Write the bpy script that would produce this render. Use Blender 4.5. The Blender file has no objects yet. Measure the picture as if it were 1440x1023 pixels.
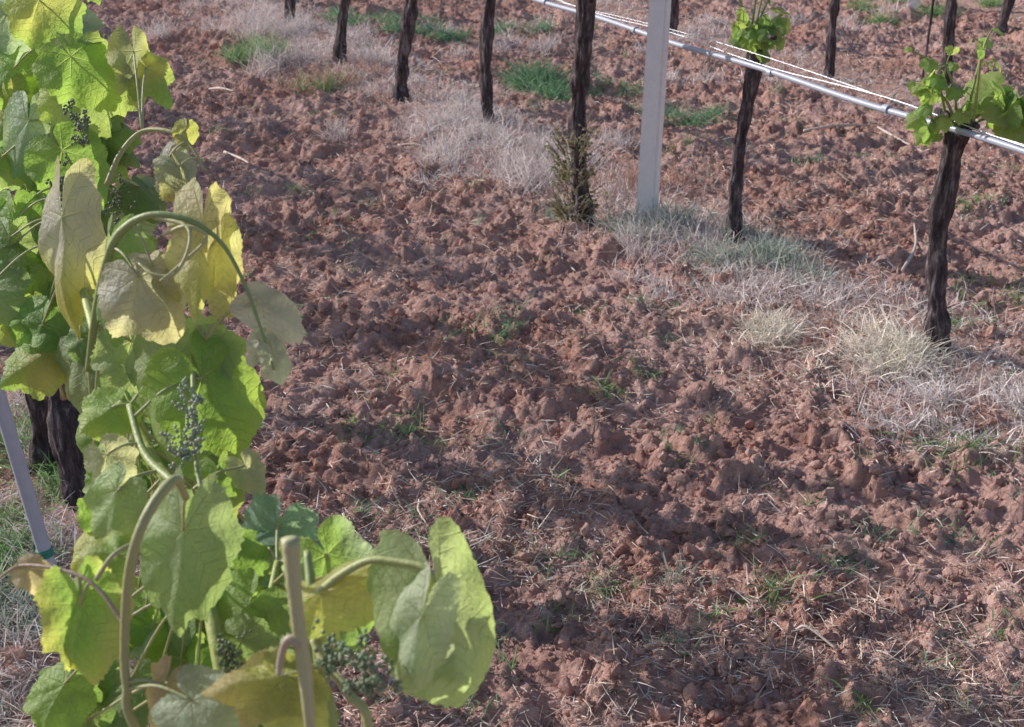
import bpy, math, numpy as np
from mathutils import Vector
R=np.random.RandomState(7)
scene=bpy.context.scene
CAMZ=1.8; PITCH=math.radians(23.3); cP,sP=math.cos(PITCH),math.sin(PITCH)
def n3(v): v=np.asarray(v,float); return v/(np.linalg.norm(v)+1e-9)
RT=np.array([1.,0,0]); UP=np.array([0,sP,cP]); FW=np.array([0,cP,-sP]); C0=np.array([0,0,CAMZ])
# surveyed points: bearing / elevation (0.5 mrad units) and distance in metres
def S(a,b,d): return C0+FW*d+RT*((a-720)/2000.*d)+UP*((511-b)/2000.*d)
def G(a,b):
    X=(a-720)/2000.;u=(511-b)/2000.;t=CAMZ/(sP-cP*u)
    return np.array([X*t,t*(cP+u*sP)])
# ---------------- noise
def h2(ix,iy,s):
    n=np.sin(ix*127.1+iy*311.7+s*74.7)*43758.5453
    return n-np.floor(n)
def vn(x,y,s=0):
    ix=np.floor(x);iy=np.floor(y);fx=x-ix;fy=y-iy
    fx=fx*fx*(3-2*fx);fy=fy*fy*(3-2*fy)
    a=h2(ix,iy,s);b=h2(ix+1,iy,s);c=h2(ix,iy+1,s);d=h2(ix+1,iy+1,s)
    return (a*(1-fx)+b*fx)*(1-fy)+(c*(1-fx)+d*fx)*fy
def fbm(x,y,s=0,o=4):
    r=0;a=.5
    for i in range(o): r=r+a*vn(x,y,s+i);x=x*2.03+3.1;y=y*2.03+1.7;a*=.5
    return r
def clods(x,y,s,seed,p=.5):
    X=x/s;Y=y/s
    X=X+.6*(vn(X*2.3,Y*2.3,seed+5)-.5)+.4*(vn(X*6,Y*6,seed+6)-.5);Y=Y+.6*(vn(X*2.3,Y*2.3,seed+7)-.5)+.4*(vn(X*6,Y*6,seed+8)-.5)
    ix=np.floor(X);iy=np.floor(Y);h=np.zeros_like(X)
    for dx in(-1,0,1):
        for dy in(-1,0,1):
            cx=ix+dx;cy=iy+dy
            px=cx+h2(cx,cy,seed);py=cy+h2(cx,cy,seed+1)
            r=.25+.5*h2(cx,cy,seed+2);a=h2(cx,cy,seed+3)
            a=np.where(a>1-p,.4+.6*h2(cx,cy,seed+4),0.08)
            q=1-((X-px)**2+(Y-py)**2)/r**2
            tl=1+.7*((X-px)*(h2(cx,cy,seed+9)-.5)+(Y-py)*(h2(cx,cy,seed+10)-.5))*2/r
            h=np.maximum(h,a*r*np.clip(q*1.7,0,1)*tl)
    return h*s
RD=n3([-.443,.896]);RN=np.array([.896,.443])
R1=np.array([1.391,4.272]);
def rowd(x,y): return (x-R1[0])*RN[0]+(y-R1[1])*RN[1]
def strip(x,y):
    d=rowd(x,y);m=0
    for o in(-2.69,0,2.4,5.0): m=np.maximum(m,np.exp(-((d-o)/.3)**2))
    return m
def hgt(x,y):
    st=strip(x,y)
    k=1-.75*st
    big=(fbm(x*.9,y*.9,3,3)-.45)*.08+(fbm(x*4.2,y*4.2,11,4)-.45)*.075*k+(fbm(x*13,y*13,15,4)-.45)*.050*k
    c=clods(x,y,.12,20,.28)*.48+clods(x,y,.06,40,.48)*.58+clods(x,y,.034,60,.6)*.7
    far=np.clip((np.hypot(x,y)-16)/10,0,1)
    return big+c*k*(1-far)+(fbm(x*48,y*48,80,2)-.4)*.017*k*(1-far)+.035*st-.03
def hz(x,y): return float(hgt(np.array([float(x)]),np.array([float(y)]))[0])
# ---------------- mesh helpers
def link(o,parent=None):
    scene.collection.objects.link(o)
    if parent is not None:o.parent=parent
    return o
def empty(name,loc=(0,0,0)):
    e=bpy.data.objects.new(name,None);e.empty_display_size=.1
    link(e);return e
def mesh_np(name,V,F,mat,attrs=None,smooth=True,parent=None):
    V=np.asarray(V,np.float32);F=np.asarray(F,np.int32);k=F.shape[1]
    m=bpy.data.meshes.new(name)
    m.vertices.add(len(V));m.vertices.foreach_set('co',V.ravel())
    m.loops.add(F.size);m.loops.foreach_set('vertex_index',F.ravel())
    m.polygons.add(len(F));m.polygons.foreach_set('loop_start',np.arange(0,F.size,k,dtype=np.int32))
    try:m.polygons.foreach_set('loop_total',np.full(len(F),k,np.int32))
    except Exception:pass
    m.update(calc_edges=True)
    m.polygons.foreach_set('use_smooth',np.full(len(F),bool(smooth)))
    for n,a in (attrs or {}).items():
        a=np.asarray(a,np.float32)
        if a.ndim==2:
            at=m.attributes.new(n,'FLOAT_COLOR','POINT')
            if a.shape[1]==3:a=np.hstack([a,np.ones((len(a),1),np.float32)])
            at.data.foreach_set('color',a.ravel())
        else:
            at=m.attributes.new(n,'FLOAT','POINT');at.data.foreach_set('value',a)
    m.materials.append(mat);m.update()
    return link(bpy.data.objects.new(name,m),parent)
class B:
    def __init__(s): s.V=[];s.F=[];s.C=[];s.D=[];s.T=[];s.n=0
    def add(s,V,F,col,vd=None,vt=None):
        s.V.append(V);s.F.append(np.asarray(F)+s.n);N=len(V)
        c=np.asarray(col,float);s.C.append(np.tile(c,(N,1)) if c.ndim==1 else c)
        s.D.append(np.ones(N) if vd is None else vd);s.T.append(np.zeros(N) if vt is None else vt);s.n+=N
    def make(s,name,mat,parent=None,smooth=True):
        if not s.V:return None
        return mesh_np(name,np.vstack(s.V),np.vstack(s.F),mat,{'col':np.vstack(s.C),'vd':np.concatenate(s.D),'vt':np.concatenate(s.T)},smooth,parent)
def spline(P,n=10):
    P=[np.asarray(p,float) for p in P];out=[]
    Q=[2*P[0]-P[1]]+P+[2*P[-1]-P[-2]]
    for i in range(1,len(Q)-2):
        a,b,c,d=Q[i-1:i+3]
        for k in range(n):
            t=k/n;out.append(.5*((2*b)+(c-a)*t+(2*a-5*b+4*c-d)*t*t+(3*b-a-3*c+d)*t**3))
    out.append(P[-1]);return np.array(out)
def tube(P,rad,sides=10,noise=0,seed=0,cap=True,ridge=0):
    P=np.asarray(P);N=len(P);rad=np.interp(np.linspace(0,1,N),np.linspace(0,1,len(rad)),rad)
    T=np.gradient(P,axis=0);T/=np.linalg.norm(T,axis=1)[:,None]+1e-9
    u=n3(np.cross(T[0],[.3,.8,.5]));a=np.linspace(0,2*np.pi,sides,endpoint=False);V=[]
    if cap: P=np.vstack([P[:1],P,P[-1:]]);T=np.vstack([T[:1],T,T[-1:]]);rad=np.concatenate([[1e-4],rad,[1e-4]]);N+=2
    L=0
    for i in range(N):
        if i:L+=np.linalg.norm(P[i]-P[i-1])
        u=n3(u-T[i]*np.dot(u,T[i]));v=np.cross(T[i],u)
        r=np.full(sides,rad[i])
        if noise:
            nz=fbm(np.cos(a)*2.6+seed,np.sin(a)*2.6+L*22,seed,4)-.45
            rg=vn(a*sides/6.28*.7+seed,np.full(sides,L*7.),seed+3)-.5
            r=r*(1+noise*2.2*nz+ridge*rg+noise*1.5*(vn(np.array([L*16.]),np.array([seed*1.]),4)[0]-.5))
        V.append(P[i]+np.outer(np.cos(a)*r,u)+np.outer(np.sin(a)*r,v))
    V=np.vstack(V);i=np.arange(N-1)[:,None]*sides;j=np.arange(sides)[None];k=(j+1)%sides
    F=np.stack([i+j,i+k,i+sides+k,i+sides+j],-1).reshape(-1,4)
    return V,F
# ---------------- leaf
VA=np.radians([0,50,-50,100,-100,148,-148])
def add_leaf(b,J,tip,nrm,size,fold=.3,curl=.6,col=(.1,.2,.03),width=1.,na=110,nr=7,rip=.07,edge=None,lob=.6):
    a=np.radians(np.linspace(-171,171,na))
    ad=np.degrees(np.abs(a))
    j_=1+.08*R.randn(13)
    r1=np.array([1.0,.86,.72,.78,.85,.76,.64,.67,.68,.60,.56,.50,.30]);r2=np.array([1.0,.95,.9,.89,.88,.85,.81,.78,.75,.70,.63,.53,.32])
    r=np.interp(ad,[0,14,30,42,52,66,80,92,104,120,140,155,171],(r1*lob+r2*(1-lob))*np.clip(j_,.87,1.13))
    ns=38;ph=(np.linspace(0,ns,na)+.6*np.sin(a*5+R.rand()*6)+R.rand())%1
    r=r*(1+.08*(np.abs(ph-.4)*-1.6+.4)*(.6+.8*vn(a*6,a*0+R.rand()*9,2))+.03*(R.rand(na)-.5))
    rr=np.array([.015,.16,.32,.5,.68,.84,1.0])[:nr]
    A,Q=np.meshgrid(a,rr);RR=Q*r[None]
    x=np.sin(A)*RR*width;y=np.cos(A)*RR
    d=np.full(x.shape,9.);t=np.zeros(x.shape)
    for va in VA:
        df=np.abs(A-va);dd=RR*np.sin(np.clip(df,0,1.5));m=(df<1.2)&(dd<d);d=np.where(m,dd,d);t=np.where(m,RR*np.cos(df),t)
    p=R.rand()*6
    z=rip*np.sin(A*4+p)*RR**2*1.4+rip*.8*np.sin(A*9+p*2)*RR**3+.05*(vn(x*5+p,y*5+p,2)-.5)+.03*np.sin(x*7+p)*np.cos(y*8+p)+rip*.8*d*1.5
    f=fold*(.8+.4*R.rand());
    X=x*np.cos(f*(.6+.6*np.abs(x)));Z=z-np.abs(x)*np.sin(f)
    cv=np.clip(RR-.5,0,1);Z=Z-cv*cv*.8*R.rand()
    if abs(curl)>.01:
        Y=np.sin(curl*y)/curl+Z*np.sin(curl*y);Zn=(1/curl)*(np.cos(curl*y)-1)+Z*np.cos(curl*y)
        Z=Zn
    else:Y=y
    Yv=n3(tip);Zv=n3(np.asarray(nrm)-Yv*np.dot(nrm,Yv));Xv=np.cross(Yv,Zv)
    V=np.asarray(J)+size*(X.ravel()[:,None]*Xv+Y.ravel()[:,None]*Yv+Z.ravel()[:,None]*Zv)
    i=np.arange(nr-1)[:,None]*na;j=np.arange(na-1)[None]
    F=np.stack([i+j,i+j+1,i+na+j+1,i+na+j],-1).reshape(-1,4)
    c=np.tile(np.asarray(col,float),(len(V),1))
    if edge is not None:
        k=np.clip((RR.ravel()-.35)/.5+.35*np.sin(A.ravel()*2+p),0,1)[:,None];c=c*(1-k)+np.asarray(edge)*k
    c=c*(.8+.4*vn(x.ravel()*4+p,y.ravel()*4,3))[:,None]
    b.add(V,F,c,d.ravel(),t.ravel())
# ---------------- materials
def mat(name):
    m=bpy.data.materials.new(name);m.use_nodes=True;nt=m.node_tree;nt.nodes.clear();return m,nt,nt.nodes,nt.links
def mth(nt,op,a,b=None,c=None):
    n=nt.nodes.new('ShaderNodeMath');n.operation=op
    for i,v in enumerate((a,b,c)):
        if v is None:continue
        if isinstance(v,(int,float)):n.inputs[i].default_value=v
        else:nt.links.new(v,n.inputs[i])
    return n.outputs[0]
def mix(nt,f,a,b,mode='MIX'):
    n=nt.nodes.new('ShaderNodeMix');n.data_type='RGBA';n.blend_type=mode
    for s,v in ((n.inputs[0],f),(n.inputs[6],a),(n.inputs[7],b)):
        if isinstance(v,(int,float)):s.default_value=v
        elif isinstance(v,tuple):s.default_value=(*v[:3],1)
        else:nt.links.new(v,s)
    return n.outputs[2]
def noise(nt,scale,detail=4,rough=.6,vec=None,coord='Object',sc=None):
    tc=nt.nodes.new('ShaderNodeTexCoord').outputs[coord]
    if sc:
        mp=nt.nodes.new('ShaderNodeMapping');mp.inputs['Scale'].default_value=sc;nt.links.new(tc,mp.inputs[0]);tc=mp.outputs[0]
    n=nt.nodes.new('ShaderNodeTexNoise');n.inputs['Scale'].default_value=scale;n.inputs['Detail'].default_value=detail;n.inputs['Roughness'].default_value=rough
    nt.links.new(tc,n.inputs['Vector']);return n.outputs['Fac']
def ramp(nt,f,st):
    n=nt.nodes.new('ShaderNodeValToRGB');e=n.color_ramp.elements
    while len(e)<len(st):e.new(.5)
    for k,(p,c) in zip(e,st):k.position=p;k.color=(*c,1)
    nt.links.new(f,n.inputs[0]);return n.outputs[0]
def bump(nt,h,s,d):
    n=nt.nodes.new('ShaderNodeBump');n.inputs['Strength'].default_value=s;n.inputs['Distance'].default_value=d;nt.links.new(h,n.inputs['Height']);return n.outputs[0]
def bsdf(nt,col,rough=.8,spec=.3,nrm=None,metal=0):
    p=nt.nodes.new('ShaderNodeBsdfPrincipled')
    if isinstance(col,tuple):p.inputs['Base Color'].default_value=(*col,1)
    else:nt.links.new(col,p.inputs['Base Color'])
    p.inputs['Roughness'].default_value=rough;p.inputs['Specular IOR Level'].default_value=spec;p.inputs['Metallic'].default_value=metal
    if nrm is not None:nt.links.new(nrm,p.inputs['Normal'])
    return p.outputs[0]
def out(nt,s):
    o=nt.nodes.new('ShaderNodeOutputMaterial');nt.links.new(s,o.inputs[0])
def attr(nt,n,o='Color'):
    a=nt.nodes.new('ShaderNodeAttribute');a.attribute_name=n;return a.outputs[o]
def soil(name):
    m,nt,N,L=mat(name)
    c=ramp(nt,noise(nt,9,5,.75),[(.32,(.30,.125,.090)),(.5,(.56,.295,.225)),(.68,(.78,.52,.45))])
    c=mix(nt,mth(nt,'MULTIPLY',noise(nt,120,3,.7),.45),c,(.74,.50,.44))
    c=mix(nt,ramp(nt,noise(nt,1.3,3),[(.42,(0,0,0)),(.62,(.35,.35,.35))]),c,(.74,.54,.50))
    vo=N.new('ShaderNodeTexVoronoi');vo.inputs['Scale'].default_value=55;tc=N.new('ShaderNodeTexCoord')
    L.new(tc.outputs['Object'],vo.inputs['Vector'])
    h=mth(nt,'ADD',noise(nt,60,5,.75),mth(nt,'MULTIPLY',vo.outputs['Distance'],-.5))
    d=N.new('ShaderNodeBsdfDiffuse');L.new(c,d.inputs[0]);L.new(bump(nt,h,1.0,.02),d.inputs['Normal']);d.inputs['Roughness'].default_value=.5
    out(nt,d.outputs[0]);return m
M_soil=soil('tilled_soil');M_clod=soil('soil_clod')
def leafmat(name,tr=.5):
    m,nt,N,L=mat(name)
    col=mix(nt,.12,attr(nt,'col'),(.42,.43,.34));vd=attr(nt,'vd','Fac');vt=attr(nt,'vt','Fac')
    vt2=mth(nt,'ADD',vt,mth(nt,'MULTIPLY',noise(nt,60,2),.05))
    w=mth(nt,'MULTIPLY_ADD',vt,-.011,.015)
    main=mth(nt,'SUBTRACT',1,mth(nt,'SMOOTH_MIN',mth(nt,'DIVIDE',vd,w),1,.1)); main=mth(nt,'MAXIMUM',main,0)
    q=mth(nt,'MULTIPLY',mth(nt,'MULTIPLY_ADD',vd,-.75,vt2),8.)
    q=mth(nt,'ABSOLUTE',mth(nt,'SUBTRACT',mth(nt,'FRACT',q),.5))
    sec=mth(nt,'MAXIMUM',mth(nt,'SUBTRACT',1,mth(nt,'DIVIDE',q,.07)),0)
    ter=mth(nt,'MULTIPLY',noise(nt,260,2),.25)
    v=mth(nt,'MINIMUM',mth(nt,'ADD',mth(nt,'ADD',main,mth(nt,'MULTIPLY',sec,.45)),ter),1)
    c=mix(nt,mth(nt,'MULTIPLY',noise(nt,45,4),.5),col,mix(nt,.5,col,(.13,.15,.07)))
    c=mix(nt,mth(nt,'MULTIPLY',v,.4),c,(.50,.52,.30))
    geo=nt.nodes.new('ShaderNodeNewGeometry').outputs['Backfacing']
    cb=mix(nt,.35,c,(.50,.52,.46))
    cf=mix(nt,geo,c,cb)
    nb=bump(nt,mth(nt,'ADD',mth(nt,'MULTIPLY',v,-.8),mth(nt,'MULTIPLY',noise(nt,90,3),1.2)),.7,.004)
    p=bsdf(nt,cf,.55,.45,nb)
    t=nt.nodes.new('ShaderNodeBsdfTranslucent');hs=nt.nodes.new('ShaderNodeHueSaturation');hs.inputs['Saturation'].default_value=1.0;hs.inputs['Value'].default_value=2.3
    L.new(c,hs.inputs['Color']);L.new(mix(nt,1.,hs.outputs[0],(.97,.99,.62),'MULTIPLY'),t.inputs[0]);L.new(nb,t.inputs['Normal'])
    ms=N.new('ShaderNodeMixShader');ms.inputs[0].default_value=tr;L.new(p,ms.inputs[1]);L.new(t.outputs[0],ms.inputs[2]);out(nt,ms.outputs[0]);return m
M_leaf=leafmat('vine_leaf')
def stemmat():
    m,nt,N,L=mat('green_shoot');c=attr(nt,'col');c=mix(nt,mth(nt,'MULTIPLY',noise(nt,30,4,sc=(1,1,.3)),.5),c,(.30,.22,.14))
    p=bsdf(nt,c,.5,.4,bump(nt,noise(nt,120,3),.4,.003));out(nt,p);return m
M_stem=stemmat()
def barkmat():
    m,nt,N,L=mat('vine_bark');n=noise(nt,55,6,.75,sc=(1,1,.14))
    c=ramp(nt,n,[(.33,(.03,.022,.024)),(.52,(.12,.092,.10)),(.66,(.38,.32,.33))])
    out(nt,bsdf(nt,c,.9,.2,bump(nt,n,1.,.03)));return m
M_bark=barkmat()
def grassmat(name,tr):
    m,nt,N,L=mat(name);c=attr(nt,'col');d=N.new('ShaderNodeBsdfDiffuse');L.new(c,d.inputs[0])
    if tr:
        t=N.new('ShaderNodeBsdfTranslucent');L.new(c,t.inputs[0]);ms=N.new('ShaderNodeMixShader');ms.inputs[0].default_value=tr
        L.new(d.outputs[0],ms.inputs[1]);L.new(t.outputs[0],ms.inputs[2]);out(nt,ms.outputs[0])
    else: out(nt,d.outputs[0])
    return m
M_dry=grassmat('dry_grass_blade',.2);M_green=grassmat('green_grass_blade',.35);M_straw=grassmat('straw_stalk',0)
def simple(name,c1,c2,sc,rough,metal=0,b=.3):
    m,nt,N,L=mat(name);n=noise(nt,sc,6,.7);out(nt,bsdf(nt,mix(nt,n,c1,c2),rough,.4,bump(nt,n,b,.004),metal));return m
M_conc=simple('weathered_concrete',(.66,.64,.67),(.90,.88,.90),30,.9,b=.6)
M_pipe=simple('grey_polyethylene',(.30,.32,.40),(.46,.48,.57),25,.38)
M_wire=simple('galvanised_wire',(.45,.46,.5),(.65,.66,.7),60,.35,.7)
M_tie=simple('green_tie',(.02,.16,.12),(.03,.25,.18),40,.5)
# ---------------- ground
def axis(a,b,s,far):
    mid=np.arange(a,b,s);o=[];d=s*3;v=b
    while v<far:v+=d;o.append(v);d*=1.35
    q=[];d=s*3;v=a
    while v>-far:v-=d;q.append(v);d*=1.35
    return np.concatenate([q[::-1],mid,o])
xs=axis(-3.4,4.4,.010,300)
yv=[1.9]
while yv[-1]<13:yv.append(yv[-1]+max(.006,.0027*yv[-1]))
lo=[];v=1.9;d=.03
while v>-300:v-=d;lo.append(v);d*=1.35
hi=[];v=yv[-1];d=.06
while v<400:v+=d;hi.append(v);d*=1.3
ys=np.array(lo[::-1]+yv+hi)
X,Y=np.meshgrid(xs,ys);Z=hgt(X.ravel(),Y.ravel())
nx=len(xs);i=np.arange(len(ys)-1)[:,None]*nx;j=np.arange(nx-1)[None]
mesh_np('ground',np.stack([X.ravel(),Y.ravel(),Z],1),np.stack([i+j,i+j+1,i+nx+j+1,i+nx+j],-1).reshape(-1,4),M_soil)
# ---------------- soil clods
import bmesh
def ico(sub):
    bm=bmesh.new();bmesh.ops.create_icosphere(bm,subdivisions=sub,radius=1);V=np.array([v.co[:] for v in bm.verts]);F=np.array([[v.index for v in f.verts] for f in bm.faces]);bm.free();return V,F
def lump(sub,seed,amt=.5):
    V,F=ico(sub);rs=np.random.RandomState(seed);r=np.ones(len(V))
    for k in range(14):
        d=n3(rs.randn(3));c=.45+.4*rs.rand();p=V@d*r;r=np.where(p>c,r*c/np.maximum(p,1e-3),r)
    for k in range(3):
        f=rs.randn(3)*4*(k+1);r=r*(1+.12/(k+1)*np.sin(V@f+rs.rand()*6))
    return V*r[:,None]*np.array([1,.8+.3*rs.rand(),.65+.25*rs.rand()]),F
def scat(n,y0=1.9,y1=12.5):
    y=y0*(y1/y0)**R.rand(n);x=(R.rand(n)*2-1)*(.43*y+.5);return x,y
def inst(name,tmpl,x,y,s,sink,M):
    z=hgt(x,y);Vs=[];Fs=[];n=0;k=R.randint(0,len(tmpl),len(x))
    for t,(V,F) in enumerate(tmpl):
        I=np.where(k==t)[0];q=R.randn(len(I),4);q/=np.linalg.norm(q,axis=1)[:,None];w,a,b,c=q.T
        Rm=np.stack([1-2*(b*b+c*c),2*(a*b-c*w),2*(a*c+b*w),2*(a*b+c*w),1-2*(a*a+c*c),2*(b*c-a*w),2*(a*c-b*w),2*(b*c+a*w),1-2*(a*a+b*b)],-1).reshape(-1,3,3)
        P=np.einsum('nij,vj->nvi',Rm,V)*s[I][:,None,None]+np.stack([x[I],y[I],z[I]+s[I]*sink],-1)[:,None]
        Vs.append(P.reshape(-1,3));Fs.append((F[None]+(np.arange(len(I))*len(V))[:,None,None]).reshape(-1,3)+n);n+=len(I)*len(V)
    mesh_np(name,np.vstack(Vs),np.vstack(Fs),M,smooth=False)
x,y=scat(9500);keep=(vn(x*1.7,y*1.7,91)+.4*R.rand(len(x))>.6)&(strip(x,y)<.6);x,y=x[keep],y[keep]
inst('soil_clods',[lump(2,k) for k in range(10)],x,y,.006+.021*R.rand(len(x))**3+.0007*y,.25,M_clod)
x,y=scat(50000);keep=(vn(x*2.5,y*2.5,95)*.8+.5*R.rand(len(x))>.55)&(strip(x,y)<.8);x,y=x[keep],y[keep]
inst('soil_crumbs',[lump(1,k+20) for k in range(10)],x,y,.003+.0055*R.rand(len(x))**2+.0006*y,.3,M_clod)
# ---------------- straw and grass
def strips(P,D,L,W,curl,col,seg=3):
    N=len(P);D=D/np.linalg.norm(D,axis=1)[:,None];sd=np.cross(D,R.randn(N,3));sd/=np.linalg.norm(sd,axis=1)[:,None]+1e-9
    V=np.zeros((N,seg+1,2,3));rb=R.randn(N,3)*.25
    for k in range(seg+1):
        t=k/seg;c=P+D*(L*t)[:,None]+(rb+np.array([0,0,-1]))*(curl*L*t*t)[:,None];w=(W*(1-.8*t*t)/2)[:,None]
        V[:,k,0]=c-sd*w;V[:,k,1]=c+sd*w
    base=(np.arange(N)*(seg+1)*2)[:,None];k=np.arange(seg)[None]*2
    F=np.stack([base+k,base+k+1,base+k+3,base+k+2],-1).reshape(-1,4)
    return V.reshape(-1,3),F,np.repeat(col,(seg+1)*2,0)
STRAW=np.array([[.80,.68,.60],[.66,.50,.42],[.86,.76,.70],[.52,.36,.29],[.74,.62,.48]])
x,y=scat(150000);dn=strip(x,y);keep=vn(x*2.2,y*2.2,131)*.7+.35*vn(x*7,y*7,132)+.4*R.rand(len(x))+.2*dn>.68;x,y=x[keep],y[keep];N=len(x)
a=R.rand(N)*6.28;el=R.randn(N)*.35
L=.012+.06*R.rand(N)**2;P=np.stack([x,y,hgt(x,y)+.003+.012*R.rand(N)],1)
V,F,c=strips(P,np.stack([np.cos(a),np.sin(a)*1,el+.1],1),L,.001+.0013*R.rand(N)+.0002*y,R.randn(N)*.2+.1,STRAW[R.randint(0,5,N)]*(.65+.4*R.rand(N,1)),3)
mesh_np('straw_litter',V,F,M_straw,{'col':c},False)
def tuft(gr,px,py,sx,sy,n,h,cols,spread=.5,w=.0025,nt=8,world=False):
    c0=np.array([px,py]) if world else G(px,py)
    cc=c0+R.randn(nt,2)*[sx,sy];k=R.randint(0,nt,n);p=cc[k]+R.randn(n,2)*min(.05,.3*sx+.015)
    hh=h*(.4+.8*R.rand(n));d=np.stack([R.randn(n)*spread,R.randn(n)*spread,np.ones(n)],1)
    cols=np.asarray(cols);c=cols[R.randint(0,len(cols),n)]*(.7+.5*R.rand(n,1))
    gr.append(strips(np.stack([p[:,0],p[:,1],hgt(p[:,0],p[:,1])-.005],1),d,hh,w*(.6+.8*R.rand(n))+.0001*p[:,1],.15+.5*R.rand(n),c,4))
def fin(gr,name,M):
    n=0;Fs=[]
    for V,F,c in gr:Fs.append(F+n);n+=len(V)
    mesh_np(name,np.vstack([g[0] for g in gr]),np.vstack(Fs),M,{'col':np.vstack([g[2] for g in gr])},False)
DRY=[[.82,.73,.70],[.90,.84,.82],[.70,.60,.57],[.62,.52,.52]];PALE=[[.94,.88,.78],[.90,.82,.70],[.82,.74,.64]];RED=[[.52,.32,.25],[.6,.40,.33],[.46,.29,.25]]
GRN=[[.19,.33,.12],[.27,.42,.18],[.34,.48,.27]];GG=[[.42,.46,.40],[.54,.56,.50],[.36,.42,.34]];BG=[[.22,.37,.21],[.28,.45,.29],[.16,.28,.15]]
g=[]
for k in np.arange(-1.2,9,.11):      # strip below first row
    q=R1+RD*k+RN*(R.randn()*.14-.04)
    tuft(g,q[0],q[1],.17,.13,240,.10,DRY,.8,nt=9,world=True)
for k in np.arange(0.5,8,.2):
    q=R1+RD*k+RN*(2.4+R.randn()*.15);tuft(g,q[0],q[1],.17,.14,150,.10,DRY,.7,nt=8,world=True)
for a_ in[(1235,505,.10,.08,1500,.15,PALE,.9),(1075,470,.08,.06,900,.13,PALE,.9),(950,345,.14,.08,900,.17,DRY,.5),(700,205,.2,.14,1700,.18,DRY,.6),(600,175,.22,.12,1400,.16,DRY,.6),(760,240,.14,.12,1000,.16,DRY,.6),(680,240,.16,.08,800,.1,DRY,.7),
  (1380,575,.18,.09,1500,.12,DRY,.8),(1420,620,.12,.06,500,.10,DRY,.9),(1300,560,.14,.05,500,.09,DRY,.9),(1180,510,.1,.05,400,.08,PALE,.9),(350,45,.35,.2,1100,.24,DRY,.5),(490,120,.2,.15,500,.2,RED,.5),(440,90,.2,.2,700,.24,DRY,.5),(880,265,.15,.1,500,.16,RED,.6),(1000,400,.14,.09,900,.11,DRY,.7),(1080,430,.12,.05,500,.1,DRY,.8),
  (60,940,.12,.12,900,.1,DRY,.9),(30,800,.15,.2,900,.12,DRY,.8),(90,1000,.1,.1,700,.08,PALE,.9),(20,640,.2,.2,600,.14,DRY,.6),(1110,30,.5,.3,1100,.15,DRY,.6),(1100,90,.4,.1,400,.12,RED,.6),(850,60,.4,.2,900,.16,DRY,.6),(560,60,.3,.3,900,.13,DRY,.6),(1000,110,.3,.2,500,.12,DRY,.6),
  (740,720,.25,.1,300,.04,DRY,1.5),(600,800,.2,.1,250,.04,DRY,1.5),(1150,430,.1,.05,300,.08,DRY,.8),(1250,920,.3,.1,250,.035,DRY,1.5)]:
    tuft(g,*a_)
fin(g,'dry_grass',M_dry)
g=[]
for a_ in[(755,118,.10,.12,1900,.26,BG,.8),(640,45,.5,.14,1200,.17,BG,.8),(540,25,.25,.12,500,.15,BG,.8),(358,85,.07,.06,600,.27,GRN,.6),(965,160,.10,.08,500,.14,BG,.9),(860,125,.1,.08,350,.11,BG,.9),(455,125,.05,.04,160,.22,GRN,.6),
  (1150,230,.06,.06,120,.08,BG,.5),(960,205,.04,.04,80,.08,GRN,.5),(1370,290,.05,.05,180,.08,GRN,.6),(1130,400,.05,.04,160,.11,GG,.6),(1040,375,.15,.06,900,.14,GG,.6),(930,330,.12,.06,900,.17,GG,.5),(1345,640,.12,.05,260,.08,GRN,.9),(1400,20,.6,.3,1500,.16,GRN,.8),
  (525,600,.05,.03,110,.05,GRN,.8),(570,590,.02,.02,50,.07,GRN,.5),(1100,820,.03,.02,60,.09,GRN,.5),(850,545,.02,.02,70,.07,GRN,.6),(710,460,.04,.04,110,.08,BG,.6),(790,760,.03,.02,60,.06,GRN,.7),(1190,780,.03,.02,70,.07,BG,.6),(650,680,.02,.02,50,.06,BG,.6),(960,800,.02,.02,60,.08,GG,.4),(860,810,.02,.02,50,.06,GRN,.6),
  (20,790,.06,.1,900,.1,GRN,.7),(40,860,.06,.06,600,.1,GG,.7),(20,640,.15,.1,600,.14,GRN,.6),(60,680,.1,.1,500,.12,GRN,.6),(790,300,.05,.03,200,.1,GG,.6),(1400,410,.15,.1,200,.08,GRN,.6)]:
    tuft(g,*a_,w=.0035)
for k in range(420):   # tiny sprouts
    x,y=scat(1,2.4,11);tuft(g,float(x[0]),float(y[0]),.02,.02,int(8+20*R.rand()),.03+.055*R.rand(),GRN if R.rand()>.4 else BG,.6,.0034,3,True)
fin(g,'green_weeds',M_green)
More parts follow.
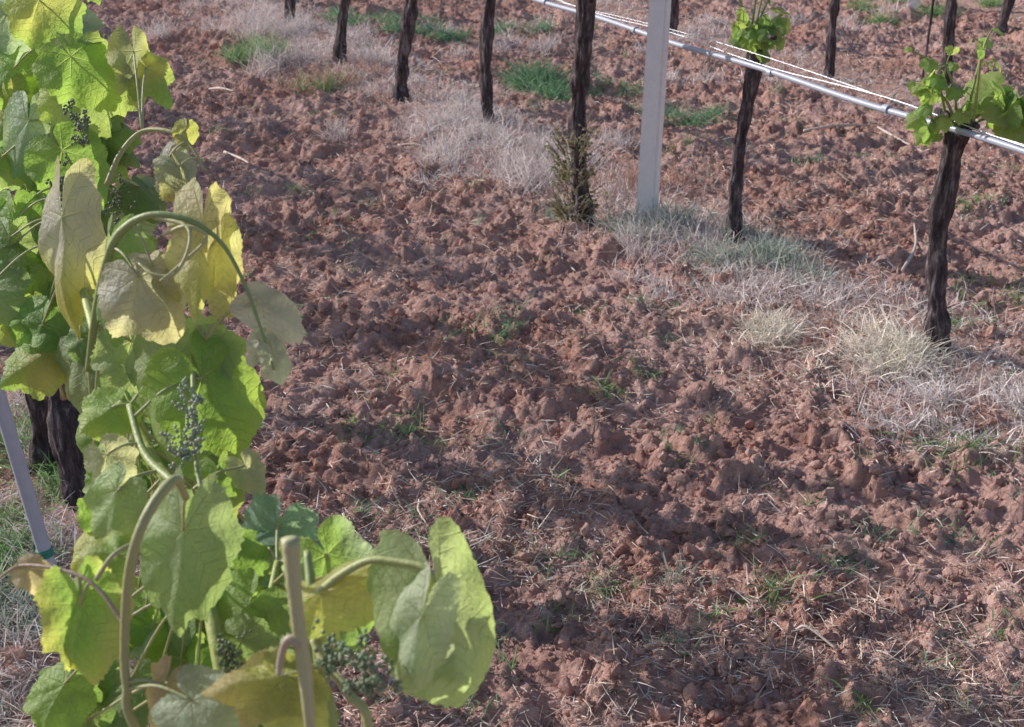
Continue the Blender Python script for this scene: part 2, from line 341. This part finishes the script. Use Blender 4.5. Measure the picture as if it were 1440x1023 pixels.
# ---------------- vines
SG=(.26,.34,.10);SB=(.26,.20,.12)
LEAFC=[(.17,.30,.06),(.24,.36,.07),(.15,.26,.07),(.30,.38,.09)]
def vine(x,y,lean=(0,0),h=.78,rad=.04,shoots=6,slen=.35,lsize=.07,suckers=False,clus=(),leafstep=.055,armL=.1,sp=.35):
    e=empty('grapevine');z0=hz(x,y)-.03;sd=int(R.randint(1,90))
    tb=B();P=[];
    for t in np.linspace(0,1,7):
        w=.018*math.sin(t*5+sd)-.018*math.sin(sd);P.append([x+lean[0]*t+w*(t>0),y+lean[1]*t+.015*math.cos(t*6+sd),z0+(h+.03)*t])
    P=spline(P,12);V,F=tube(P,[rad*1.3,rad*.95,rad*.85,rad*.95,rad*.9,rad*1.05],30,.30,sd,ridge=.4);tb.add(V,F,(.1,.08,.07))
    top=P[-1]
    arms=[]
    for sgn in(-1,1):
        L=armL+.08*R.rand();d=np.array([RD[0]*sgn,RD[1]*sgn,.10+.2*R.rand()])
        A=spline([top-[0,0,.04],top+d*L*.5+[0,0,.02],top+d*L+[0,0,.02]],6);V,F=tube(A,[rad*.8,rad*.5,rad*.3],16,.35,sd+sgn,ridge=.3);tb.add(V,F,(.1,.08,.07));arms+=list(A[3:])
    tb.make('trunk',M_bark,e)
    sb=B();lb=B()
    for k in range(shoots):
        o=arms[R.randint(len(arms))];L=slen*(.5+.8*R.rand());dx,dy=np.clip(R.randn(2),-1.5,1.5)*sp
        Q=spline([o,o+[dx*.3*L,dy*.3*L,.4*L],o+[dx*L*.8,dy*.8*L,.8*L],o+[dx*1.3*L,dy*1.3*L,.95*L]],6)
        V,F=tube(Q,[.005,.004,.0018],7);sb.add(V,F,SG)
        n=max(3,int(L/leafstep))
        for i in range(n):
            q=Q[int((i+.6)/n*(len(Q)-1))];a=R.rand()*6.28;dr=np.array([math.cos(a),math.sin(a),.35]);pl=.03+.05*R.rand()
            j=q+dr*pl;V,F=tube(spline([q,q+dr*pl*.6+[0,0,.008],j],3),[.0016,.0013],5);sb.add(V,F,SG)
            add_leaf(lb,j,[math.cos(a),math.sin(a),-.4-.9*R.rand()],[R.randn()*.3,R.randn()*.3-.2,1],lsize*(.55+.7*R.rand())*(1-.35*i/n),.2+.3*R.rand(),.7*R.rand()+.2,LEAFC[R.randint(4)],na=66,nr=5)
    for (ox,oy,oz,n,sr,ls) in clus:
        c=top+[ox,oy,oz];V,F=tube(spline([top,(top+c)/2+[0,-.01,.03],c],5),[.005,.0045,.003],7);sb.add(V,F,SG)
        for i in range(n):
            a=R.rand()*6.28;j=c+R.randn(3)*sr*.6;V,F=tube(spline([c,(c+j)/2+[0,0,.01],j],3),[.0018,.0014],5);sb.add(V,F,SG)
            add_leaf(lb,j,[math.cos(a),math.sin(a)*.7-.2,-.5-.6*R.rand()],[R.randn()*.4,-.6,.8],ls*(.6+.6*R.rand()),.3+.3*R.rand(),.6,LEAFC[R.randint(4)],na=80,nr=6)
    if suckers:
        for k in range(170):
            a=R.rand()*6.28;rr=.02+.06*R.rand();q=np.array([x-.05+math.cos(a)*rr,y-.03+math.sin(a)*rr,z0+.03+.38*R.rand()]);L=.04+.11*R.rand();d=np.array([math.cos(a)*.45,math.sin(a)*.4-.1,.3+.5*R.rand()])
            Q=spline([q,q+d*L*.5,q+d*L+[.02*R.randn(),.02,0]],4);V,F=tube(Q,[.0024,.0012],5);sb.add(V,F,(.24,.18,.16))
            for i in range(4):
                add_leaf(lb,Q[2+2*i],[math.cos(a+i*2),math.sin(a+i*2),-.5],[0,-.5,1],.010+.018*R.rand(),.4,.7,(.17,.14,.11) if R.rand()>.3 else (.17,.20,.10),na=30,nr=4)
    sb.make('shoots',M_stem,e);lb.make('leaves',M_leaf,e);return top
vine(1.391,4.272,(-.03,0),.72,.034,3,.24,.06,clus=[(.13,-.06,.08,9,.06,.12),(.20,-.03,.05,9,.06,.12),(-.09,-.03,.04,10,.035,.055),(-.10,-.02,.13,9,.035,.05),(-.06,0,.2,5,.03,.04)],armL=.04)
vine(.888,5.36,(.01,.03),.76,.028,4,.26,.055,clus=[(0,-.03,.03,14,.05,.06),(.07,0,.05,10,.05,.06),(-.05,0,.06,9,.04,.055)],armL=.04)
vine(.30,5.70,(-.02,0),.95,.035,4,.3,.065,suckers=True,clus=[(.1,0,.03,4,.03,.04)])
vine(-.119,7.344,(.03,0),.85,.032,5,.3,.06)
vine(-.627,7.92,(.07,0),.85,.036,5,.3,.06)
vine(-1.081,8.91,(.06,0),.85,.036,5,.3,.06)
vine(-1.60,10.3,(.05,0),.85,.036,4,.3,.06)
vine(-2.15,11.4,(.05,0),.85,.036,4,.3,.06)
vine(1.894,8.49,(.06,0),.85,.028,5,.3,.06,clus=[(.15,0,.05,6,.05,.06)])
vine(2.468,8.106,(.05,0),.95,.032,6,.3,.06)
vine(3.3,6.5,(0,0),.8,.036,6,.3,.07)
vine(1.1,10.0,(.05,0),.95,.032,6,.3,.07)
vine(3.4,10.0,(.05,0),.85,.035,6,.3,.07)
vine(1.95,3.1,(0,0),.8,.04,5,.3,.07)
# left row (continues beyond the frame)
for k in(1,2,3,4,5):
    q=np.array([-1.12,3.285])+RD*1.15*(k)+[-.12,0]
    vine(q[0],q[1],(0,0),.75,.04,11,.66,.09,leafstep=.065,armL=.2,sp=.16)
vine(-1.10,3.25,(-.03,.05),.72,.040,10,.5,.085,armL=.15,sp=.2)
vine(-1.27,3.42,(-.03,.0),.72,.034,3,.4,.07,sp=.2)
# ---------------- post, pipe, wires, stake
def boxpost(name,x,y,h,w,lean,M):
    bm=bmesh.new();bmesh.ops.create_cube(bm,size=1)
    bmesh.ops.scale(bm,vec=(w,w*.85,h),verts=bm.verts)
    for v in bm.verts:
        if v.co.z>0:v.co.x*=.9;v.co.y*=.9
    bmesh.ops.bevel(bm,geom=list(bm.edges),offset=.007,segments=2,affect='EDGES')
    me=bpy.data.meshes.new(name);bm.to_mesh(me);bm.free();me.materials.append(M)
    o=link(bpy.data.objects.new(name,me));o.location=(x+lean[0]*.5,y,hz(x,y)+h/2-.12);o.rotation_euler=(0,math.atan2(lean[0],h),math.radians(-24));return o
boxpost('concrete_trellis_post',.548,5.60,2.1,.078,(.05,0),M_conc)
boxpost('concrete_trellis_post',3.05,11.0,2.1,.09,(.03,0),M_conc)
def line(name,pts,r,M,sides=12,n=14,parent=None):
    V,F=tube(spline(pts,n),[r],sides);return mesh_np(name,V,F,M,parent=parent)
def rp(k,z,o=0): q=R1+RD*k+RN*o;return np.array([q[0],q[1],z])
z=.745
pts=[rp(k,z-.012*math.sin(k*2.7)**2,-.045) for k in np.arange(-3,9.5,.575)]
pip=empty('drip_irrigation_pipe');line('hose',pts,.0105,M_pipe,parent=pip)
for k in(-.35,.32,.95,1.9,2.7):
    q=rp(k,z-.006,-.045);line('clip',[q-np.append(RD,0)*.012,q+np.append(RD,0)*.012],.015,M_pipe,parent=pip)
line('trellis_wire',[rp(k,z+.022+.008*math.sin(k*5),-.05+.006*math.sin(k*4)) for k in np.arange(-3,9.5,.3)],.0017,M_wire,8,4)
line('trellis_wire',[rp(k,z+.012+.03*max(0,math.sin(k*1.3)),-.036) for k in np.arange(-3,9.5,.3)],.0014,M_wire,8,4)
line('drip_irrigation_pipe',[rp(k,.80,2.4) for k in np.arange(-3,9.5,1.1)],.010,M_pipe)
st=empty('support_stake');b0=G(88,835);bs=np.array([b0[0],b0[1],hz(*b0)-.1]);tp=S(-40,430,3.05)
line('tube',[bs,bs*.5+tp*.5,tp],.0165,M_pipe,16,parent=st)
ti=S(66,778,3.28);ax=n3(tp-bs);f=np.dot(ti-bs,ax);ti=bs+ax*f
for k in range(3):line('tie',[ti+ax*(.007*k-.002),ti+ax*(.007*k+.003)],.0195,M_tie,14,parent=st)
q=G(1297,112);line('vine_stake',[[q[0],q[1],-.05],[q[0]+.02,q[1],.9],[q[0]+.03,q[1],1.5]],.008,M_bark,8)
tw=B()
for a_,b_,c_,d_,r_ in[(315,205,350,220,.008),(1268,390,1285,320,.007),(290,120,330,130,.008),(1120,880,1180,905,.005),(560,200,610,205,.008),(1130,185,1230,180,.009),(1230,180,1300,215,.007),(590,690,600,725,.004),(790,350,810,375,.005)]:
    A=G(a_,b_);C=G(c_,d_);Mx=(A+C)/2+R.randn(2)*.012
    V,F=tube(spline([[*A,hz(*A)+.012],[*Mx,hz(*Mx)+.02],[*C,hz(*C)+.012]],6),[r_,r_*.8,r_*.5],8,.2,3);tw.add(V,F,(.6,.50,.45))
tw.make('fallen_twigs',M_stem)
# ---------------- foreground vine
fg=empty('grapevine');sb=B();lb=B();SH=[]
def shoot(pts,r,col,reg=True,noise_=.0,sides=12):
    P=spline([S(*p) for p in pts],8);r=[v for v in r]
    V,F=tube(P,r,sides,noise_ or .05,3);sb.add(V,F,col)
    if reg:SH.append(P)
    return P
YG=(.36,.44,.12);GRs=(.24,.34,.12)
shoot([(520,1500,1.35),(400,1150,1.3),(330,1000,1.28),(300,880,1.3),(278,730,1.4),(225,660,1.48),(185,590,1.55),(150,520,1.6),(120,420,1.75),(95,320,1.9),(75,200,2.0),(78,100,2.05),(60,-60,2.1)],[.008,.0075,.0065,.006,.005,.0045,.004],YG)
shoot([(300,880,1.3),(290,800,1.33),(262,700,1.38),(205,640,1.45),(182,570,1.5)],[.006,.0045,.0038],(.28,.38,.12))
shoot([(125,520,1.6),(135,440,1.55),(150,370,1.5),(168,328,1.48),(208,303,1.46),(262,308,1.45),(310,340,1.45),(342,395,1.45),(366,460,1.44),(385,520,1.43)],[.0045,.005,.0046,.0036,.0024,.0017,.0013],GRs)
shoot([(215,305,1.46),(262,318,1.44),(265,350,1.43),(245,385,1.43),(215,385,1.43),(195,370,1.44)],[.0024,.002,.001],(.46,.46,.22),False)
shoot([(230,330,1.46),(262,318,1.44),(290,335,1.44),(250,375,1.43),(225,395,1.42)],[.0022,.002,.001],(.46,.46,.22),False)
shoot([(150,260,1.9),(170,215,1.9),(200,185,1.9),(240,185,1.88),(268,205,1.87),(288,240,1.86)],[.004,.0034,.0026,.0018],(.38,.40,.16))
shoot([(380,1300,1.2),(200,1040,1.14),(178,960,1.13),(176,880,1.12),(184,790,1.1),(208,722,1.1),(245,675,1.12),(262,700,1.14)],[.004,.0038,.0038,.004,.0044,.003],(.36,.38,.16))
shoot([(176,880,1.12),(140,830,1.13),(100,805,1.14),(30,795,1.16),(-10,820,1.17)],[.002,.0016,.001],(.35,.26,.2))
shoot([(135,815,1.13),(160,780,1.13),(195,760,1.14)],[.0022,.0016],(.36,.36,.18),False)
shoot([(470,1500,1.12),(445,1120,1.04),(436,1020,1.0),(427,930,.99),(416,850,.98),(408,757,.97)],[.0075,.0050,.0040,.0054,.0048,.0062],(.44,.44,.24),noise_=.08)
shoot([(424,905,.985),(405,900,.985),(395,925,.99),(392,950,.99)],[.0045,.003,.002],(.42,.34,.26),False)
shoot([(520,1400,1.2),(470,1040,1.12),(452,950,1.12),(440,850,1.12),(432,775,1.14)],[.007,.0055,.0045,.0045,.003],(.28,.38,.12))
shoot([(447,835,1.11),(480,808,1.1),(520,788,1.09),(560,790,1.08),(600,800,1.07),(612,830,1.07)],[.0038,.0032,.0028,.0024],(.38,.44,.16),False)
shoot([(500,1400,1.15),(520,1050,1.08),(490,975,1.08),(455,930,1.1),(440,900,1.11)],[.004,.0036,.003],(.42,.44,.18))
shoot([(90,560,1.9),(70,300,2.1),(60,130,2.2),(48,-40,2.25)],[.005,.0045,.0035],(.26,.2,.15))
shoot([(270,500,1.5),(272,560,1.46),(275,640,1.43),(285,700,1.4)],[.0025,.0025,.0025],(.36,.42,.17),False)
shoot([(-40,900,2.2),(-20,500,2.3),(0,200,2.3),(10,-50,2.3)],[.006,.005,.003],GRs)
shoot([(330,1000,1.28),(370,880,1.3),(390,790,1.35)],[.0045,.004,.003],YG)
PALEG=(.34,.42,.24);BRG=(.21,.37,.06);YL=(.44,.44,.12);BRZ=(.44,.37,.16);LAV=(.46,.43,.42);DG=(.13,.23,.08);MINT=(.34,.44,.35);TEAL=(.22,.36,.28)
def lf(jx,jy,d,tx,ty,dd,nx,ny,w,fold,curl,col,edge=None,rip=.075,pet=True,sc=.95,lob=.6):
    J=S(jx,jy,d);T=S(tx,ty,d+dd);nr_=RT*nx+UP*ny-FW
    add_leaf(lb,J,T-J,nr_,np.linalg.norm(T-J)*sc,fold,curl,col,w,edge=edge,rip=rip,lob=lob)
    if pet:
        best=None
        for P in SH:
            q=np.linalg.norm(P-J,axis=1);i=int(q.argmin())
            if best is None or q[i]<best[0]:best=(q[i],P[i])
        if .01<best[0]<.3:
            q=best[1];V,F=tube(spline([q,(q+J)/2+[0,0,.12*best[0]],J],6),[.0018,.0014,.0014],7);sb.add(V,F,(.40,.42,.2))
lf(615,830,1.07,672,1050,-.02,.30,.1,.60,.55,.45,PALEG,(.29,.39,.17),.05,False,.96,.1)
lf(592,865,1.055,545,1010,.0,-.35,.1,.5,.35,.4,(.46,.52,.42),None,.06,False,.95,.3)
lf(452,835,1.10,600,768,-.03,.1,.6,.42,.5,.7,YL,(.38,.42,.13),.06,False,.95,.3)
HL=[(400,950,1.06,275,960,-.02,0,.9,.7,.4,.6,YL,BRZ),(390,955,1.06,470,1030,-.02,.1,.7,.7,.4,.5,YL,(.34,.38,.12)),
(270,985,1.1,350,1040,-.02,.1,.5,.9,.3,.4,MINT,None),(232,965,1.12,205,1050,0,-.3,.3,.9,.6,.7,(.34,.25,.20),(.46,.38,.22)),
(112,850,1.14,80,985,0,-.5,.2,.75,.5,.5,BRG,(.38,.36,.16)),(115,850,1.15,140,970,.02,.5,.2,.7,.4,.4,BRG,YL),
(258,745,1.2,232,925,0,-.1,.1,.62,.45,.3,(.24,.32,.17),(.18,.27,.1)),(250,740,1.25,290,800,.03,.3,.3,.9,.4,.4,(.2,.3,.1),None),
(165,780,1.25,100,770,0,0,.5,.9,.4,.6,BRG,(.36,.42,.12)),(320,780,1.35,372,850,0,.1,.5,.9,.35,.4,BRG,None),
(370,770,1.4,470,735,.08,.1,1.6,.8,.25,.3,TEAL,None),(440,760,1.4,550,745,.08,.1,2.2,.8,.2,.3,TEAL,None),(390,740,1.4,360,830,0,.1,.4,.9,.3,.4,TEAL,None),
(460,780,1.3,520,865,0,.2,.4,.9,.3,.4,BRG,MINT),(350,850,1.3,300,930,0,-.1,.3,1.,.3,.4,BRG,DG),(430,800,1.35,390,880,0,-.1,.3,1.,.3,.4,(.3,.42,.1),None),
(340,900,1.25,410,925,0,.1,.6,.8,.3,.5,(.18,.29,.09),None),(480,860,1.3,500,940,0,.1,.4,.9,.3,.5,DG,BRG),
(158,572,1.5,100,610,-.02,-.1,.4,1.,.35,.4,BRG,(.3,.4,.08)),
(245,515,1.5,250,690,-.0,-.3,.1,.8,.4,.3,(.23,.31,.15),(.22,.33,.09)),(285,530,1.48,362,665,-.01,.4,.2,.8,.35,.4,BRG,(.32,.45,.06)),
(200,465,1.55,165,545,.0,-.3,.3,1.,.4,.4,(.28,.35,.18),None),(185,480,1.56,240,560,.0,.3,.3,1.,.4,.4,(.26,.34,.16),None),
(150,362,1.5,130,515,0,-.6,.0,.55,.7,.3,DG,(.17,.25,.08)),
(88,305,1.75,84,490,0,-.2,.15,.48,.7,.3,LAV,(.46,.42,.10)),
(195,390,1.46,262,490,-.02,.1,.6,.85,.5,.9,LAV,(.46,.40,.28)),(285,312,1.45,275,460,-.02,.3,.2,.5,.55,.4,(.50,.43,.26),(.44,.43,.16)),
(312,345,1.46,322,458,0,.6,.2,.5,.55,.4,(.42,.40,.2),BRZ),(215,375,1.47,180,440,-.01,-.2,.4,.9,.5,.8,(.44,.38,.32),BRZ),
(366,425,1.45,440,478,-.01,.1,.5,.6,.4,.4,(.52,.49,.52),None),(366,480,1.44,338,520,0,-.1,.4,.8,.4,.5,(.44,.44,.43),None),(386,500,1.43,404,550,0,.3,.3,.7,.5,.5,(.48,.48,.46),None),
(288,480,1.5,290,540,0,0,.2,.6,.6,.5,LAV,None),
(100,80,1.95,175,150,0,.2,.5,.85,.35,.4,BRG,(.28,.4,.08)),(110,95,1.97,130,215,0,.1,.2,.8,.4,.4,(.22,.31,.10),(.34,.42,.1)),
(188,72,1.95,205,165,0,.5,.2,.55,.6,.6,(.25,.25,.17),YL),(205,95,1.96,242,145,0,.4,.4,.9,.4,.5,YL,BRG),(262,180,1.87,255,215,0,.3,.2,.8,.5,.4,YL,None),
(88,212,1.95,145,290,0,.1,.4,.9,.35,.4,BRG,None),(40,170,2.0,35,280,0,-.1,.3,.7,.4,.4,MINT,(.30,.42,.18)),
(20,310,1.95,10,425,0,-.1,.3,.9,.3,.4,BRG,None),(30,420,1.9,60,520,0,.1,.3,.9,.3,.4,(.3,.4,.09),None),
(235,225,1.87,210,300,0,-.3,.5,.7,.6,.9,(.36,.37,.37),None),(250,235,1.86,285,300,0,.5,.4,.7,.6,.7,(.38,.38,.32),BRZ),
(55,0,2.05,95,80,0,.1,.3,.9,.3,.4,YL,BRG),(10,20,2.1,20,90,0,.1,.3,1,.3,.4,MINT,None),(20,95,2.1,-10,165,0,.1,.3,1,.3,.4,BRG,None),
(310,670,1.45,330,740,0,.1,.3,.8,.4,.4,BRG,(.36,.42,.12)),(345,655,1.45,372,700,0,.3,.3,.8,.4,.4,(.46,.43,.32),None),
(165,690,1.4,120,760,0,-.1,.5,.9,.35,.4,(.28,.4,.18),None),(150,640,1.45,190,690,0,-.1,.5,.9,.4,.5,(.46,.46,.36),None),
(40,800,1.16,95,830,0,.0,.6,.7,.5,.8,(.48,.38,.28),None),(60,455,1.85,20,535,0,-.1,.3,1,.3,.4,BRG,None),(75,340,1.95,30,330,0,-.1,.3,1,.3,.4,(.24,.34,.12),None),
(130,470,1.8,95,520,0,0,.3,1,.3,.4,DG,None),(200,530,1.6,235,610,.03,0,.3,1,.3,.4,DG,None)]
for q in HL: lf(*q)
edge=lambda y:np.interp(y,[0,100,250,400,600,700,800,1023],[60,140,205,235,300,290,420,440])
FC=[BRG,DG,(.18,.29,.08),(.28,.38,.14),(.25,.34,.18),YL,MINT,BRZ]
for k in range(170):
    b_=R.rand()*1060-20;x0=-20 if b_<540 else(130 if b_<840 else 90);a_=x0+R.rand()*(edge(b_)-x0)
    if b_>430 and b_<540 and a_<60:continue
    d=np.interp(b_,[0,300,600,1000],[2.2,1.95,1.65,1.33])+.1*R.rand()
    an=R.randn()*.8;ln=50+60*R.rand()**1.5;ln*=1.9/d if b_<400 else 1
    lf(a_,b_,d,a_+math.sin(an)*ln,b_+math.cos(an)*ln,R.randn()*.03,R.randn()*.5,.3+.5*R.rand(),.9,.35+.35*R.rand(),.7,FC[R.choice(8,p=[.24,.22,.18,.13,.12,.03,.06,.02])],FC[R.randint(4)] if R.rand()<.4 else None)
sb.make('shoots',M_stem,fg);lb.make('leaves',M_leaf,fg)
for (x0,y0,top) in[(-.18,1.25,S(430,1330,1.25)),(-.61,2.255,S(215,640,2.45))]:
    tb=B();z0=hz(x0,y0);V,F=tube(spline([[x0,y0,z0-.03],[x0+.02,y0,z0+.3],[*(np.array([x0,y0])*.5+top[:2]*.5),z0*.4+.55*top[2]],top],10),[.055,.04,.038,.045],24,.28,5,ridge=.35);tb.add(V,F,(.1,.1,.1));tb.make('trunk',M_bark,fg)
tv,tf=ico(1);fb=[];ff=[];n=0;fc=[]
for P,L,rr,ct,cl in[((268,548,1.42),.062,.010,170,(.30,.38,.27)),((255,620,1.41),.02,.016,100,(.32,.40,.29)),((520,930,1.04),.022,.016,160,(.16,.25,.14)),((468,900,1.06),.02,.014,90,(.16,.25,.14)),((112,160,1.9),.04,.024,170,(.10,.17,.10)),((80,255,1.9),.02,.026,130,(.08,.14,.08)),((160,285,1.9),.015,.022,90,(.07,.14,.07)),((325,905,1.22),.02,.014,80,(.1,.18,.09))]:
    p0=S(*P);nb=14;bc=[p0+[0,0,-L*t]+R.randn(3)*rr*.6*(1.1-.6*t) for t in np.linspace(0,1,nb)]
    for k in range(ct):
        o=bc[R.randint(nb)]+R.randn(3)*.0032;s=.0016+.001*R.rand()
        fb.append(tv*s+o);ff.append(tf+n);n+=len(tv);fc.append(np.tile(np.array(cl)*(.7+.6*R.rand()),(len(tv),1)))
mesh_np('flower_clusters',np.vstack(fb),np.vstack(ff),M_stem,{'col':np.vstack(fc)},True,fg)
# ---------------- light
sd=n3([-.90,.43,0]);EL=math.radians(27);sv=np.array([sd[0]*math.cos(EL),sd[1]*math.cos(EL),math.sin(EL)])
sun=bpy.data.lights.new('sun','SUN');sun.energy=5;sun.angle=math.radians(.5);sun.color=(1,.95,.90)
so=link(bpy.data.objects.new('sun',sun));so.rotation_euler=Vector(sv).to_track_quat('Z','Y').to_euler()
w=bpy.data.worlds.new('World');scene.world=w;w.use_nodes=True;nt=w.node_tree
sky=nt.nodes.new('ShaderNodeTexSky');sky.sky_type='NISHITA';sky.sun_disc=False;sky.sun_elevation=EL;sky.sun_rotation=math.atan2(sd[0],sd[1])
bg=nt.nodes['Background'];bg.inputs[1].default_value=.135;nt.links.new(sky.outputs[0],bg.inputs[0])
scene.view_settings.view_transform='Standard';scene.view_settings.look='None';scene.view_settings.exposure=0
cam=bpy.data.cameras.new('camera');co=link(bpy.data.objects.new('camera',cam));co.location=(0,0,CAMZ);co.rotation_euler=(math.pi/2-PITCH,0,0)
cam.lens=50;cam.sensor_width=36;cam.clip_start=.05;cam.clip_end=1500
cam.dof.use_dof=True;cam.dof.focus_distance=2.6;cam.dof.aperture_fstop=14
scene.camera=co
